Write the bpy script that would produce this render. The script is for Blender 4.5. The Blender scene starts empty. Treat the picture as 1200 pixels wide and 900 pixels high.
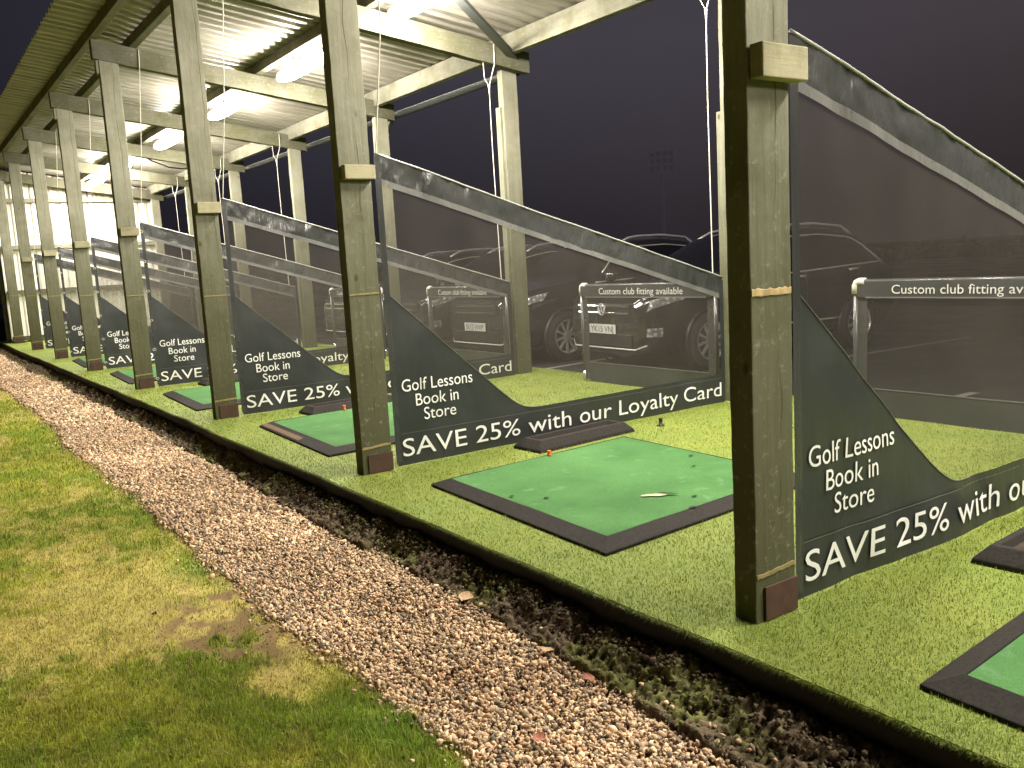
import bpy, math, random
import numpy as np
from mathutils import Matrix, Vector
rng = np.random.default_rng(7); random.seed(7)
scene = bpy.context.scene
C = scene.collection
R = math.radians
S = 3.0                                     # bay spacing along the row (y); x runs to the rear of the bays
FR = {0: -3.0, 1: 0.19, 2: 3.10}            # y of the near face of each frame
for k in range(3, 9): FR[k] = 3.0 * (k - 1)
SL = -0.1389                                # fall of the roof towards the rear

# ------------------------------------------------------------------ mesh helpers
class MB:
    def __init__(s): s.v = []; s.f = []; s.n = 0
    def add(s, v, f):
        v = np.asarray(v, float).reshape(-1, 3); s.v.append(v)
        s.f += [tuple(int(i) + s.n for i in q) for q in f]; s.n += len(v); return s
    def hexa(s, p):                          # 8 corners: bottom loop 0-3, top loop 4-7
        return s.add(p, [(3, 2, 1, 0), (4, 5, 6, 7), (0, 1, 5, 4), (1, 2, 6, 5), (2, 3, 7, 6), (3, 0, 4, 7)])
    def box(s, x0, x1, y0, y1, z0, z1):
        return s.hexa([(x0, y0, z0), (x1, y0, z0), (x1, y1, z0), (x0, y1, z0), (x0, y0, z1), (x1, y0, z1), (x1, y1, z1), (x0, y1, z1)])
    def tube(s, pts, r, n=8, cap=True):
        P = np.asarray(pts, float); m = len(P); rr = np.broadcast_to(np.asarray(r, float), (m,))
        T = np.gradient(P, axis=0); T /= np.linalg.norm(T, axis=1)[:, None]
        up = np.array([0, 0, 1.0]) if abs(T[0][2]) < .9 else np.array([1.0, 0, 0])
        vs = []
        for i in range(m):
            a = np.cross(T[i], up); a /= np.linalg.norm(a); b = np.cross(T[i], a)
            for k in range(n):
                t = 2 * math.pi * k / n; vs.append(P[i] + rr[i] * (math.cos(t) * a + math.sin(t) * b))
        f = [(i * n + k, i * n + (k + 1) % n, (i + 1) * n + (k + 1) % n, (i + 1) * n + k) for i in range(m - 1) for k in range(n)]
        if cap: f += [tuple(range(n))[::-1], tuple(range((m - 1) * n, m * n))]
        return s.add(vs, f)
    def grid(s, P):                          # P[nu][nv][3]
        P = np.asarray(P, float); a, b = P.shape[:2]
        return s.add(P.reshape(-1, 3), [(i * b + j, (i + 1) * b + j, (i + 1) * b + j + 1, i * b + j + 1) for i in range(a - 1) for j in range(b - 1)])
    def lathe(s, prof, n=32, axis='y', o=(0, 0, 0)):   # prof: (radius, axial)
        vs = []
        for r, a in prof:
            for k in range(n):
                t = 2 * math.pi * k / n; c, d = r * math.cos(t), r * math.sin(t)
                vs.append((o[0] + c, o[1] + a, o[2] + d) if axis == 'y' else (o[0] + c, o[1] + d, o[2] + a))
        m = len(prof)
        return s.add(vs, [(i * n + k, i * n + (k + 1) % n, (i + 1) * n + (k + 1) % n, (i + 1) * n + k) for i in range(m - 1) for k in range(n)])
    def build(s, name, mat, parent=None, smooth=False, bevel=0, loc=None):
        me = bpy.data.meshes.new(name); me.from_pydata(np.concatenate(s.v).tolist(), [], s.f); me.update()
        return link(name, me, mat, parent, smooth, bevel, loc)
def link(name, me, mat, parent=None, smooth=False, bevel=0, loc=None):
    if mat and not me.materials: me.materials.append(mat)
    o = bpy.data.objects.new(name, me); C.objects.link(o)
    if parent: o.parent = parent
    if loc is not None: o.location = loc
    if smooth: me.polygons.foreach_set('use_smooth', [True] * len(me.polygons))
    if bevel:
        b = o.modifiers.new('bevel', 'BEVEL'); b.width = bevel; b.segments = 2; b.limit_method = 'ANGLE'
    return o
def raw_mesh(name, V, F, col=None):          # fast numpy mesh; F: equal-sized faces
    me = bpy.data.meshes.new(name); n, k = F.shape
    me.vertices.add(len(V)); me.vertices.foreach_set('co', np.ascontiguousarray(V, np.float32).ravel())
    me.loops.add(n * k); me.loops.foreach_set('vertex_index', np.ascontiguousarray(F, np.int32).ravel())
    me.polygons.add(n); me.polygons.foreach_set('loop_start', np.arange(0, n * k, k, dtype=np.int32))
    me.update(calc_edges=True); me.validate()
    if col is not None:
        a = me.attributes.new('col', 'FLOAT_COLOR', 'POINT')
        a.data.foreach_set('color', np.ascontiguousarray(np.concatenate([col, np.ones((len(col), 1))], 1), np.float32).ravel())
    return me
def tag(o, label=None, cat=None, group=None, kind=None):
    for k, v in (('label', label), ('category', cat), ('group', group), ('kind', kind)):
        if v: o[k] = v
    return o
def thing(name, label, cat, loc=(0, 0, 0), rz=0, group=None):
    o = bpy.data.objects.new(name, None); C.objects.link(o); o.location = loc; o.rotation_euler = (0, 0, rz)
    o.empty_display_size = .1
    return tag(o, label, cat, group)
def structure(o): o['kind'] = 'structure'; return o
def copy_tree(o, parent=None):
    c = o.copy(); C.objects.link(c); c.parent = parent
    for ch in list(o.children): copy_tree(ch, c)
    return c

# ------------------------------------------------------------------ numpy noise
_L = rng.random((64, 64))
def vnoise(x, y):
    xi = np.floor(x).astype(int); yi = np.floor(y).astype(int); fx = x - xi; fy = y - yi
    fx = fx * fx * (3 - 2 * fx); fy = fy * fy * (3 - 2 * fy); g = lambda a, b: _L[a % 64, b % 64]
    return (g(xi, yi) * (1 - fx) + g(xi + 1, yi) * fx) * (1 - fy) + (g(xi, yi + 1) * (1 - fx) + g(xi + 1, yi + 1) * fx) * fy
def fbm(x, y, o=4):
    s = 0; a = .5
    for k in range(o): s = s + a * vnoise(x * 2**k + 17 * k, y * 2**k + 31 * k); a *= .5
    return s / (1 - .5**o)
def smooth(a, b, x): t = np.clip((x - a) / (b - a), 0, 1); return t * t * (3 - 2 * t)

# ------------------------------------------------------------------ materials
class NT:
    def __init__(s, name):
        s.m = bpy.data.materials.new(name); s.m.use_nodes = True; s.t = s.m.node_tree; s.t.nodes.clear()
        s.out = s.n('ShaderNodeOutputMaterial')
    def n(s, typ, **kw):
        o = s.t.nodes.new(typ)
        for k, v in kw.items(): setattr(o, k, v)
        return o
    def set(s, node, **kw):
        for k, v in kw.items():
            k = k.replace('_', ' ')
            if isinstance(v, bpy.types.NodeSocket): s.t.links.new(v, node.inputs[k])
            else: node.inputs[k].default_value = v
        return node
    def bsdf(s, **kw):
        b = s.n('ShaderNodeBsdfPrincipled'); s.set(b, **kw); s.t.links.new(b.outputs[0], s.out.inputs[0]); return b
    def coord(s, scale=(1, 1, 1), kind='Object', loc=None):
        tc = s.n('ShaderNodeTexCoord'); mp = s.n('ShaderNodeMapping'); s.t.links.new(tc.outputs[kind], mp.inputs[0]); mp.inputs['Scale'].default_value = scale
        if loc is not None: s.t.links.new(loc, mp.inputs['Location'])
        return mp.outputs[0]
    def noise(s, vec, scale=5, detail=4, rough=.55, dist=0):
        o = s.n('ShaderNodeTexNoise'); s.set(o, Vector=vec, Scale=scale, Detail=detail, Roughness=rough, Distortion=dist); return o.outputs[0]
    def ramp(s, fac, stops):
        r = s.n('ShaderNodeValToRGB'); s.t.links.new(fac, r.inputs[0]); e = r.color_ramp.elements
        while len(e) < len(stops): e.new(.5)
        for el, (p, c) in zip(e, stops): el.position = p; el.color = (c, c, c, 1) if isinstance(c, (int, float)) else (*c, 1)
        return r.outputs[0]
    def mix(s, fac, a, b, typ='MIX'):
        m = s.n('ShaderNodeMix', data_type='RGBA', blend_type=typ)
        for i, v in ((0, fac), (6, a), (7, b)):
            if isinstance(v, bpy.types.NodeSocket): s.t.links.new(v, m.inputs[i])
            else: m.inputs[i].default_value = v if i == 0 else (*v, 1)
        return m.outputs[2]
    def math(s, op, a, b=0, c=0):
        m = s.n('ShaderNodeMath', operation=op)
        for i, v in enumerate((a, b, c)):
            if isinstance(v, bpy.types.NodeSocket): s.t.links.new(v, m.inputs[i])
            else: m.inputs[i].default_value = v
        return m.outputs[0]
    def sep(s, vec):
        o = s.n('ShaderNodeSeparateXYZ'); s.t.links.new(vec, o.inputs[0]); return o.outputs
    def bump(s, h, strength=.3, dist=.01):
        b = s.n('ShaderNodeBump'); s.set(b, Height=h, Strength=strength, Distance=dist); return b.outputs[0]
    def rand(s): return s.n('ShaderNodeObjectInfo').outputs['Random']

def plain(name, col, rough=.6, metal=0, spec=.5, var=.15, scale=8, bump=0, coat=0):
    t = NT(name); c = t.coord(); n = t.noise(c, scale, 5)
    k = dict(Base_Color=t.mix(n, tuple(x * (1 - var) for x in col), tuple(min(1, x * (1 + var)) for x in col)), Roughness=rough, Metallic=metal)
    if bump: k['Normal'] = t.bump(t.noise(c, scale * 8, 4), bump, .004)
    b = t.bsdf(**k); b.inputs['Specular IOR Level'].default_value = spec; b.inputs['Coat Weight'].default_value = coat
    return t.m

def wood_mat(name, axis='z', lo=(.06, .060, .034), hi=(.335, .335, .265), algae=True):
    t = NT(name); r = t.rand()
    off = t.n('ShaderNodeCombineXYZ'); t.t.links.new(t.math('MULTIPLY', r, 37.), off.inputs[0]); t.t.links.new(t.math('MULTIPLY', r, 11.), off.inputs[2])
    st = {'z': (1, 1, .06), 'x': (.06, 1, 1), 'y': (1, .06, 1)}[axis]
    c = t.coord(st, loc=off.outputs[0]); g = t.noise(c, 26, 6, .6, .4); g2 = t.noise(c, 110, 3, .6)
    c2 = t.coord((1, 1, 1), loc=off.outputs[0]); blot = t.noise(c2, 3.2, 5, .6); fine = t.noise(c2, 34, 4, .65)
    dark = t.mix(g, lo, hi); base = t.mix(t.math('MULTIPLY', g2, .35), dark, (.36, .345, .265))
    base = t.mix(t.ramp(blot, [(.42, 0), (.64, .65)]), base, (.070, .068, .028), 'MIX')
    if algae:
        z = t.sep(t.coord())[2]
        h = t.math('ADD', t.math('MULTIPLY', z, .42), t.math('MULTIPLY', t.math('SUBTRACT', blot, .5), .5))
        base = t.mix(t.ramp(h, [(.06, .88), (.42, .66), (.85, .0)]), base, (.066, .068, .030))
        pale = t.ramp(h, [(.75, 0), (1.35, .35)])
        base = t.mix(pale, base, (.36, .345, .27))
        # drying crack that wanders along the grain
        x = t.sep(t.coord())[0]; zz = t.noise(t.coord((0.0, 0, 1), loc=off.outputs[0]), 2.2, 3)
        d = t.math('ABSOLUTE', t.math('SUBTRACT', x, t.math('ADD', t.math('ADD', .06, t.math('MULTIPLY', r, .05)), t.math('MULTIPLY', zz, .09))))
        cr = t.math('MULTIPLY', t.ramp(d, [(.0012, 1), (.0036, 0)]), t.ramp(t.noise(t.coord((0, 0, 1)), 1.3, 2), [(.47, 0), (.52, 1)]))
        base = t.mix(t.math('MULTIPLY', cr, .85), base, (.014, .012, .008))
    kn = t.n('ShaderNodeTexVoronoi', feature='F1'); t.set(kn, Vector=t.coord({'z': (3, 3, 1.6), 'x': (1.6, 3, 3), 'y': (3, 1.6, 3)}[axis], loc=off.outputs[0]), Scale=1.6)
    base = t.mix(t.ramp(kn.outputs[0], [(.03, .8), (.075, 0)]), base, (.05, .036, .018))
    base = t.mix(t.ramp(fine, [(.58, 0), (.74, .4)]), base, (.36, .35, .27))
    hb = t.math('ADD', g, t.math('MULTIPLY', fine, .5))
    t.bsdf(Base_Color=base, Roughness=.85, Normal=t.bump(hb, .55, .006)).inputs['Specular IOR Level'].default_value = .25
    return t.m
M = {}
M['post'] = wood_mat('weathered_post_timber', 'z')
M['beam'] = wood_mat('weathered_beam_timber', 'x', (.040, .040, .026), (.095, .092, .066), False)
M['purlin'] = wood_mat('weathered_purlin_timber', 'y', (.075, .07, .045), (.19, .18, .13), False)
M['board'] = wood_mat('rear_board_timber', 'y', (.085, .083, .065), (.175, .17, .135), False)
M['block'] = wood_mat('pale_block_timber', 'x', (.26, .235, .13), (.5, .46, .31), False)
M['raw'] = plain('raw_saw_cut_wood', (.42, .31, .15), .8, var=.75, scale=30, bump=.3)
M['joint'] = plain('mossy_joint_wood', (.26, .21, .085), .85, var=.6, scale=40, bump=.4)
M['rust'] = plain('rust_brown_plate', (.075, .038, .025), .8, .15, var=.6, scale=18, bump=.25)

def pvc(name, col, rough, bumpk):
    t = NT(name); c = t.coord((1, 1, .35)); n = t.noise(c, 14, 4); n2 = t.noise(t.coord((1, 1, .12)), 9, 3)
    dirt = t.noise(t.coord(), 3, 5)
    b = t.bsdf(Base_Color=t.mix(t.ramp(dirt, [(.45, 0), (.7, .6)]), col, tuple(x * 1.45 for x in col)), Roughness=t.ramp(dirt, [(.3, rough * .8), (.7, rough * 1.35)]),
               Normal=t.bump(t.math('ADD', n, n2), bumpk, .02))
    b.inputs['Specular IOR Level'].default_value = .5
    return t.m
M['pvc'] = pvc('dark_banner_pvc', (.031, .0335, .035), .34, .12)
M['pvc_top'] = pvc('creased_sleeve_pvc', (.040, .0415, .041), .25, .5)
M['hemrope'] = pvc('pale_hem_rope', (.30, .30, .29), .25, .3)
M['sleeve'] = pvc('grey_pipe_sleeve', (.06, .063, .062), .22, .2)
M['seam'] = pvc('pale_seam_tape', (.12, .12, .115), .3, .5)
M['white_ink'] = plain('white_print', (.83, .83, .81), .4, var=.14, scale=14)
M['grey_ink'] = plain('grey_print', (.55, .55, .53), .5, var=.06)
def net_mat(name, cover, col):
    t = NT(name); tr = t.n('ShaderNodeBsdfTransparent'); df = t.n('ShaderNodeBsdfDiffuse'); tl = t.n('ShaderNodeBsdfTranslucent'); gl = t.n('ShaderNodeBsdfGlossy')
    st = t.noise(t.coord((1, 1, .10)), 7, 4); cl = t.noise(t.coord(), 2.2, 4)
    cc = t.mix(cl, tuple(x * .75 for x in col), tuple(x * 1.35 for x in col)); t.set(df, Color=cc); t.set(tl, Color=cc); t.set(gl, Color=(.35, .33, .31, 1), Roughness=.45)
    a = t.n('ShaderNodeMixShader'); a.inputs[0].default_value = .3; t.t.links.new(df.outputs[0], a.inputs[1]); t.t.links.new(tl.outputs[0], a.inputs[2])
    b = t.n('ShaderNodeMixShader'); b.inputs[0].default_value = .03; t.t.links.new(a.outputs[0], b.inputs[1]); t.t.links.new(gl.outputs[0], b.inputs[2])
    f = t.math('MULTIPLY', cover, t.math('ADD', .72, t.math('ADD', t.math('MULTIPLY', st, .3), t.math('MULTIPLY', cl, .26))))
    c = t.n('ShaderNodeMixShader'); t.t.links.new(f, c.inputs[0]); t.t.links.new(tr.outputs[0], c.inputs[1]); t.t.links.new(b.outputs[0], c.inputs[2])
    t.t.links.new(c.outputs[0], t.out.inputs[0]); return t.m
M['net'] = net_mat('fine_black_mesh', .34, (.086, .077, .070))
M['net2'] = net_mat('fine_panel_mesh', .28, (.040, .036, .033))

def attr_mat(name, rough=.8, spec=.2, trans=0.0, bump=0):
    t = NT(name); a = t.n('ShaderNodeAttribute', attribute_name='col')
    k = dict(Base_Color=a.outputs[0], Roughness=rough)
    if bump: k['Normal'] = t.bump(t.noise(t.coord(), 160, 4), bump, .004)
    b = t.bsdf(**k); b.inputs['Specular IOR Level'].default_value = spec
    if trans:
        tl = t.n('ShaderNodeBsdfTranslucent'); t.t.links.new(a.outputs[0], tl.inputs[0]); mx = t.n('ShaderNodeMixShader'); mx.inputs[0].default_value = trans
        t.t.links.new(b.outputs[0], mx.inputs[1]); t.t.links.new(tl.outputs[0], mx.inputs[2]); t.t.links.new(mx.outputs[0], t.out.inputs[0])
    return t.m
M['blade'] = attr_mat('grass_blade', .55, .3, .35)
M['plastic_blade'] = attr_mat('plastic_turf_blade', .42, .45, .3)
M['stone'] = attr_mat('gravel_stone', .8, .25, 0, .25)
M['clod'] = attr_mat('soil_clod', .95, .1, 0, .6)
M['lawn'] = attr_mat('lawn_ground', .95, .1, 0, .8)
def turf_mat():
    t = NT('turf_backing'); c = t.coord(); n = t.noise(c, 2.5, 4); n2 = t.noise(c, 190, 3, .7); n3 = t.noise(t.coord((1, 1, 1)), 60, 3)
    col = t.mix(t.ramp(n, [(.35, 0), (.7, 1)]), (.20, .27, .035), (.29, .33, .05)); col = t.mix(t.ramp(n2, [(.35, .8), (.62, 0)]), col, (.07, .11, .015))
    col = t.mix(t.ramp(n3, [(.56, 0), (.7, .6)]), col, (.26, .27, .06))
    z = t.sep(t.coord())[2]; col = t.mix(t.ramp(t.math('ADD', z, .5), [(.482, 1), (.492, 0)]), col, (.010, .009, .007))
    t.bsdf(Base_Color=col, Roughness=.75, Normal=t.bump(n2, .7, .01)); return t.m
M['turf'] = turf_mat()
def tarmac():
    t = NT('wet_tarmac'); c = t.coord(); n = t.noise(c, 120, 3); b = t.noise(c, .6, 4)
    t.bsdf(Base_Color=t.mix(n, (.010, .010, .010), (.034, .032, .030)), Roughness=t.ramp(b, [(.35, .45), (.65, .8)]), Normal=t.bump(n, .4, .004)); return t.m
M['tarmac'] = tarmac()
M['line'] = plain('white_road_paint', (.26, .25, .24), .7, var=.3, scale=25)
M['ground'] = plain('dark_field', (.02, .028, .01), .95, var=.4, scale=1.5)
M['soil'] = plain('dark_soil', (.08, .06, .038), .95, spec=.1, var=.5, scale=22, bump=.9)
M['gravel_bed'] = plain('gravel_bed', (.12, .088, .066), .95, spec=.1, var=.5, scale=90, bump=.9)
M['rubber'] = plain('black_crumb_rubber', (.026, .022, .020), .85, spec=.3, var=1.0, scale=75, bump=1.0)
M['tray_floor'] = plain('dusty_rubber', (.045, .034, .027), .85, spec=.2, var=.4, scale=40, bump=.6)
def mat_green():
    t = NT('green_tee_nylon'); c = t.coord(); n = t.noise(c, 240, 3, .7); b = t.noise(c, 1.6, 5, .6); w = t.noise(c, 9, 4)
    col = t.mix(t.ramp(b, [(.35, 0), (.68, 1)]), (.050, .135, .040), (.092, .22, .072)); col = t.mix(t.ramp(n, [(.38, .5), (.6, 0)]), col, (.018, .06, .02))
    col = t.mix(t.ramp(w, [(.60, 0), (.72, .45)]), col, (.13, .25, .13)); col = t.mix(t.ramp(t.noise(c, 14, 2), [(.72, 0), (.76, .7)]), col, (.02, .05, .02))
    t.bsdf(Base_Color=col, Roughness=.9, Normal=t.bump(n, .5, .004)).inputs['Specular IOR Level'].default_value = .15; return t.m
M['mat_green'] = mat_green()
M['torn'] = plain('torn_mat_foam', (.33, .36, .20), .9, var=.3, scale=60)
M['hole'] = plain('dark_hole', (.012, .02, .01), .95, var=.3)
def roof_mat():
    t = NT('galvanised_roof_sheet'); n = t.noise(t.coord((.3, 1, 1)), 5, 5, .65); d = t.noise(t.coord((1, 1, 1)), 1.1, 4)
    col = t.mix(t.ramp(n, [(.35, 0), (.7, 1)]), (.22, .20, .17), (.34, .32, .28)); col = t.mix(t.ramp(d, [(.5, 0), (.75, .5)]), col, (.16, .15, .12))
    t.bsdf(Base_Color=col, Roughness=.42, Metallic=.15); return t.m
M['roof'] = roof_mat()
def endwall_mat():
    t = NT('white_cladding_with_rust'); c = t.coord((1, 1, .08)); n = t.noise(c, 9, 4, .6); z = t.sep(t.coord())[2]
    m = t.math('MULTIPLY', t.ramp(n, [(.52, 0), (.63, 1)]), t.ramp(t.math('MULTIPLY', z, .3), [(.80, 0), (.97, 1)]))
    t.bsdf(Base_Color=t.mix(m, (.80, .77, .68), (.17, .055, .02)), Roughness=.5); return t.m
M['endwall'] = endwall_mat()
M['housing'] = plain('grey_lamp_housing', (.10, .10, .095), .5)
def lamp_mat():
    t = NT('lit_lamp_diffuser'); e = t.n('ShaderNodeEmission'); e.inputs[0].default_value = (1, .93, .80, 1); e.inputs[1].default_value = 330
    t.t.links.new(e.outputs[0], t.out.inputs[0]); return t.m
M['lamp'] = lamp_mat()
M['cord'] = plain('white_nylon_cord', (.62, .58, .52), .6)
M['white_plastic'] = plain('white_plastic_fitting', (.72, .69, .64), .35, var=.12)
M['silver'] = plain('silver_tape', (.6, .6, .58), .25, .8)
M['gutter'] = plain('dark_gutter_plastic', (.03, .032, .034), .4)
M['gutter_rim'] = plain('pale_gutter_rim', (.36, .36, .37), .4)
M['downpipe'] = plain('pale_downpipe', (.4, .4, .42), .35)
M['brace'] = plain('grey_painted_steel', (.10, .105, .105), .55, .1)
M['black'] = plain('black_plastic', (.012, .012, .012), .45)
M['paint'] = plain('black_car_paint', (.016, .0155, .0155), .2, 0, .6, .1, 3, coat=1)
M['paint2'] = plain('charcoal_car_paint', (.022, .021, .021), .2, 0, .6, .1, 3, coat=1)
M['chrome'] = plain('chrome', (.75, .74, .72), .08, 1, var=.03)
M['trim'] = plain('satin_silver_trim', (.72, .70, .66), .3, .35, var=.05)
M['emblem'] = plain('silver_emblem', (.7, .7, .7), .3, .4, var=.03)
M['alloy'] = plain('alloy_rim', (.68, .67, .65), .32, .6, var=.08)
M['tyre'] = plain('tyre_rubber', (.014, .014, .014), .8)
M['carglass'] = plain('dark_car_glass', (.006, .006, .007), .04, 0, .8, .05)
def lens():
    t = NT('clear_headlight_lens'); v = t.n('ShaderNodeTexVoronoi'); t.set(v, Vector=t.coord(), Scale=17.)
    t.bsdf(Base_Color=t.ramp(v.outputs[0], [(.1, (.8, .8, .8)), (.5, (.25, .25, .25))]), Metallic=.35, Roughness=.12, Normal=t.bump(v.outputs[0], .9, .02)); return t.m
M['lens'] = lens()
M['plate'] = plain('white_number_plate', (.72, .71, .68), .3, var=.04)
M['orange'] = plain('orange_rubber', (.75, .16, .02), .5)
M['ball'] = plain('white_ball', (.8, .8, .78), .3, var=.03)
M['leaf1'] = plain('tan_dead_leaf', (.42, .27, .14), .7, var=.3, scale=60)
M['leaf2'] = plain('red_brown_leaf', (.26, .085, .045), .7, var=.3, scale=60)
M['blue'] = plain('blue_plastic', (.03, .07, .42), .4)
M['dgreen'] = plain('dark_green_plastic', (.012, .045, .03), .5)
M['mast'] = plain('hazed_mast_steel', (.5, .48, .5), .9)
_b = [q for q in M['mast'].node_tree.nodes if q.type == 'BSDF_PRINCIPLED'][0]; _b.inputs['Emission Color'].default_value = (.026, .0235, .029, 1); _b.inputs['Emission Strength'].default_value = 1   # faint glow put into the mast steel in place of distant night haze
M['wood_far'] = plain('dark_treeline', (.007, .008, .006), .95, var=.4, scale=.4)

# ------------------------------------------------------------------ camera
cam = bpy.data.cameras.new('camera'); co = bpy.data.objects.new('camera', cam); C.objects.link(co)
cam.sensor_width = 36; cam.lens = 1038.1 / 1200 * 36; cam.clip_start = .05; cam.clip_end = 2000
rot = Matrix.Rotation(R(-34.5537), 4, 'Z') @ Matrix.Rotation(R(82.0905), 4, 'X') @ Matrix.Rotation(R(-3.2674), 4, 'Z')
CAM = np.array([-2.156, -1.627, 1.207])
co.matrix_world = Matrix.Translation(Vector(CAM)) @ rot
scene.camera = co

# ------------------------------------------------------------------ world: night sky with faint town glow
w = bpy.data.worlds.new('World'); scene.world = w; w.use_nodes = True
t = w.node_tree; t.nodes.clear()
def wn(typ): return t.nodes.new(typ)
tc = wn('ShaderNodeTexCoord'); sp = wn('ShaderNodeSeparateXYZ'); t.links.new(tc.outputs['Generated'], sp.inputs[0])
az = wn('ShaderNodeMath'); az.operation = 'MULTIPLY_ADD'; az.inputs[1].default_value = .75; az.inputs[2].default_value = .15; t.links.new(sp.outputs[0], az.inputs[0])
r1 = wn('ShaderNodeValToRGB'); t.links.new(az.outputs[0], r1.inputs[0])
r1.color_ramp.elements[0].position = .12; r1.color_ramp.elements[0].color = (.012, .011, .017, 1)
r1.color_ramp.elements[1].position = .90; r1.color_ramp.elements[1].color = (.056, .045, .047, 1)
e = r1.color_ramp.elements.new(.45); e.color = (.041, .039, .054, 1)
e = r1.color_ramp.elements.new(.68); e.color = (.059, .054, .066, 1)
r2 = wn('ShaderNodeValToRGB'); t.links.new(sp.outputs[2], r2.inputs[0])
for p, c in ((0, .40), (1, .8)): r2.color_ramp.elements[p].color = (c, c, c, 1)
r2.color_ramp.elements[0].position = .49; r2.color_ramp.elements[1].position = .9
r2.color_ramp.elements[0].position = 0.0
e = r2.color_ramp.elements.new(.05); e.color = (.50, .48, .46, 1)
e = r2.color_ramp.elements.new(.22); e.color = (1, 1, 1, 1)
nz = wn('ShaderNodeTexNoise'); t.links.new(tc.outputs['Generated'], nz.inputs[0]); nz.inputs['Scale'].default_value = 2.2; nz.inputs['Detail'].default_value = 5
r3 = wn('ShaderNodeValToRGB'); t.links.new(nz.outputs[0], r3.inputs[0]); r3.color_ramp.elements[0].color = (.72, .72, .74, 1); r3.color_ramp.elements[1].color = (1.25, 1.2, 1.2, 1)
m1 = wn('ShaderNodeMix'); m1.data_type = 'RGBA'; m1.blend_type = 'MULTIPLY'; m1.inputs[0].default_value = 1; t.links.new(r1.outputs[0], m1.inputs[6]); t.links.new(r2.outputs[0], m1.inputs[7])
m2 = wn('ShaderNodeMix'); m2.data_type = 'RGBA'; m2.blend_type = 'MULTIPLY'; m2.inputs[0].default_value = 1; t.links.new(m1.outputs[2], m2.inputs[6]); t.links.new(r3.outputs[0], m2.inputs[7])
bg = wn('ShaderNodeBackground'); t.links.new(m2.outputs[2], bg.inputs[0]); bg.inputs[1].default_value = 1.0
wo = wn('ShaderNodeOutputWorld'); t.links.new(bg.outputs[0], wo.inputs[0])
scene.view_settings.view_transform = 'Standard'; scene.view_settings.look = 'None'; scene.view_settings.exposure = 0
scene.cycles.max_bounces = 10; scene.cycles.transparent_max_bounces = 24; scene.cycles.diffuse_bounces = 4
scene.cycles.sample_clamp_indirect = 6; scene.cycles.caustics_reflective = False; scene.cycles.caustics_refractive = False

# ------------------------------------------------------------------ ground
YA, YB = -5.0, 22.6
structure(MB().box(-400, 400, -200, 600, -1.0, -.33).build('ground', M['ground']))
structure(MB().box(3.72, 60, -20, 80, -.6, -.2).build('car_park', M['tarmac']))
EDGE = -.195
def edge_x(y): return EDGE + .03 * (fbm(y * .8, y * 0 + 3.3, 3) - .5) * 2 + .006 * (fbm(y * 9, y * 0 + 8, 2) - .5)
ys = np.linspace(YA, YB, 420); xs = np.array([0, .002, .02, .3, .8, 1.4, 2, 2.6, 3.2, 3.7])
P = np.zeros((len(ys), len(xs) + 2, 3))
for i, y in enumerate(ys):
    e0 = edge_x(y); X = e0 + (3.71 - e0) * xs / 3.7
    P[i, 1:-1, 0] = X; P[i, 1:-1, 1] = y; P[i, 1:-1, 2] = 0; P[i, 1, 2] = -.012
    P[i, 0] = (e0 + .012, y, -.3); P[i, -1] = (3.71, y, -.5)
structure(MB().grid(P).build('turf_platform', M['turf']))
# soil bank between turf and gravel
def gx(y): return -.33 + .10 * (fbm(y * .55 + 5, y * 0 + 1.7, 4) - .5) * 2 + .05 * np.clip(1 - y / 3, -.3, 1) * -1   # gravel / soil line
def lx(y): return -.975 + .09 * (fbm(y * .9 + 9, y * 0 + 4.2, 4) - .5) * 2                                            # gravel / lawn line
ys = np.concatenate([np.linspace(YA, -1.62, 30), np.linspace(-1.6, 5.2, 900), np.linspace(5.22, YB, 700)]); us = np.linspace(0, 1, 46)
U, Yg = np.meshgrid(us, ys); A_ = edge_x(Yg.ravel()).reshape(Yg.shape) + .03; B_ = gx(Yg.ravel()).reshape(Yg.shape) - .07
Xg = A_ + (B_ - A_) * U + .012 * (vnoise(Yg * 40, U * 6) - .5)
r1_ = np.abs(fbm(Xg * 26, Yg * 26, 3) - .5) * 2; r2_ = fbm(Xg * 9 + 4, Yg * 7, 3) - .5; r3_ = vnoise(Xg * 120, Yg * 120) - .5; r4_ = vnoise(Xg * 240 + 7, Yg * 240) - .5
Zg = -.088 - .085 * smooth(.15, .88, U) - .10 * smooth(.86, 1, U) + .055 * r2_ - .035 * r1_ + .014 * r3_ + .006 * r4_ + .008
sc_ = rng.uniform(.75, 1.25, Xg.shape) * (.55 + 1.1 * vnoise(Xg * 120, Yg * 120)) * (1.25 - 1.1 * r1_.clip(0, .7)); moss_ = smooth(.50, .60, fbm(Xg * 6 + 2, Yg * 3.5, 4))[..., None]
SC = (np.array([.088, .066, .043]) * (1 - moss_) + np.array([.085, .082, .030]) * moss_) * sc_[..., None] * (.35 + .65 * smooth(.02, .2, U))[..., None]  # soil darkened near the turf edge to paint in the lip's shade
nr, nc = Xg.shape; ix = np.arange(nr * nc).reshape(nr, nc); Fq = np.stack([ix[:-1, :-1], ix[:-1, 1:], ix[1:, 1:], ix[1:, :-1]], -1).reshape(-1, 4)
structure(link('soil_bank', raw_mesh('soil_bank', np.stack([Xg, Yg, Zg], -1).reshape(-1, 3), Fq, SC.reshape(-1, 3)), M['clod'], smooth=True))
structure(MB().box(-1.25, -.2, YA, YB, -.34, -.215).build('gravel_path', M['gravel_bed']))
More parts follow.
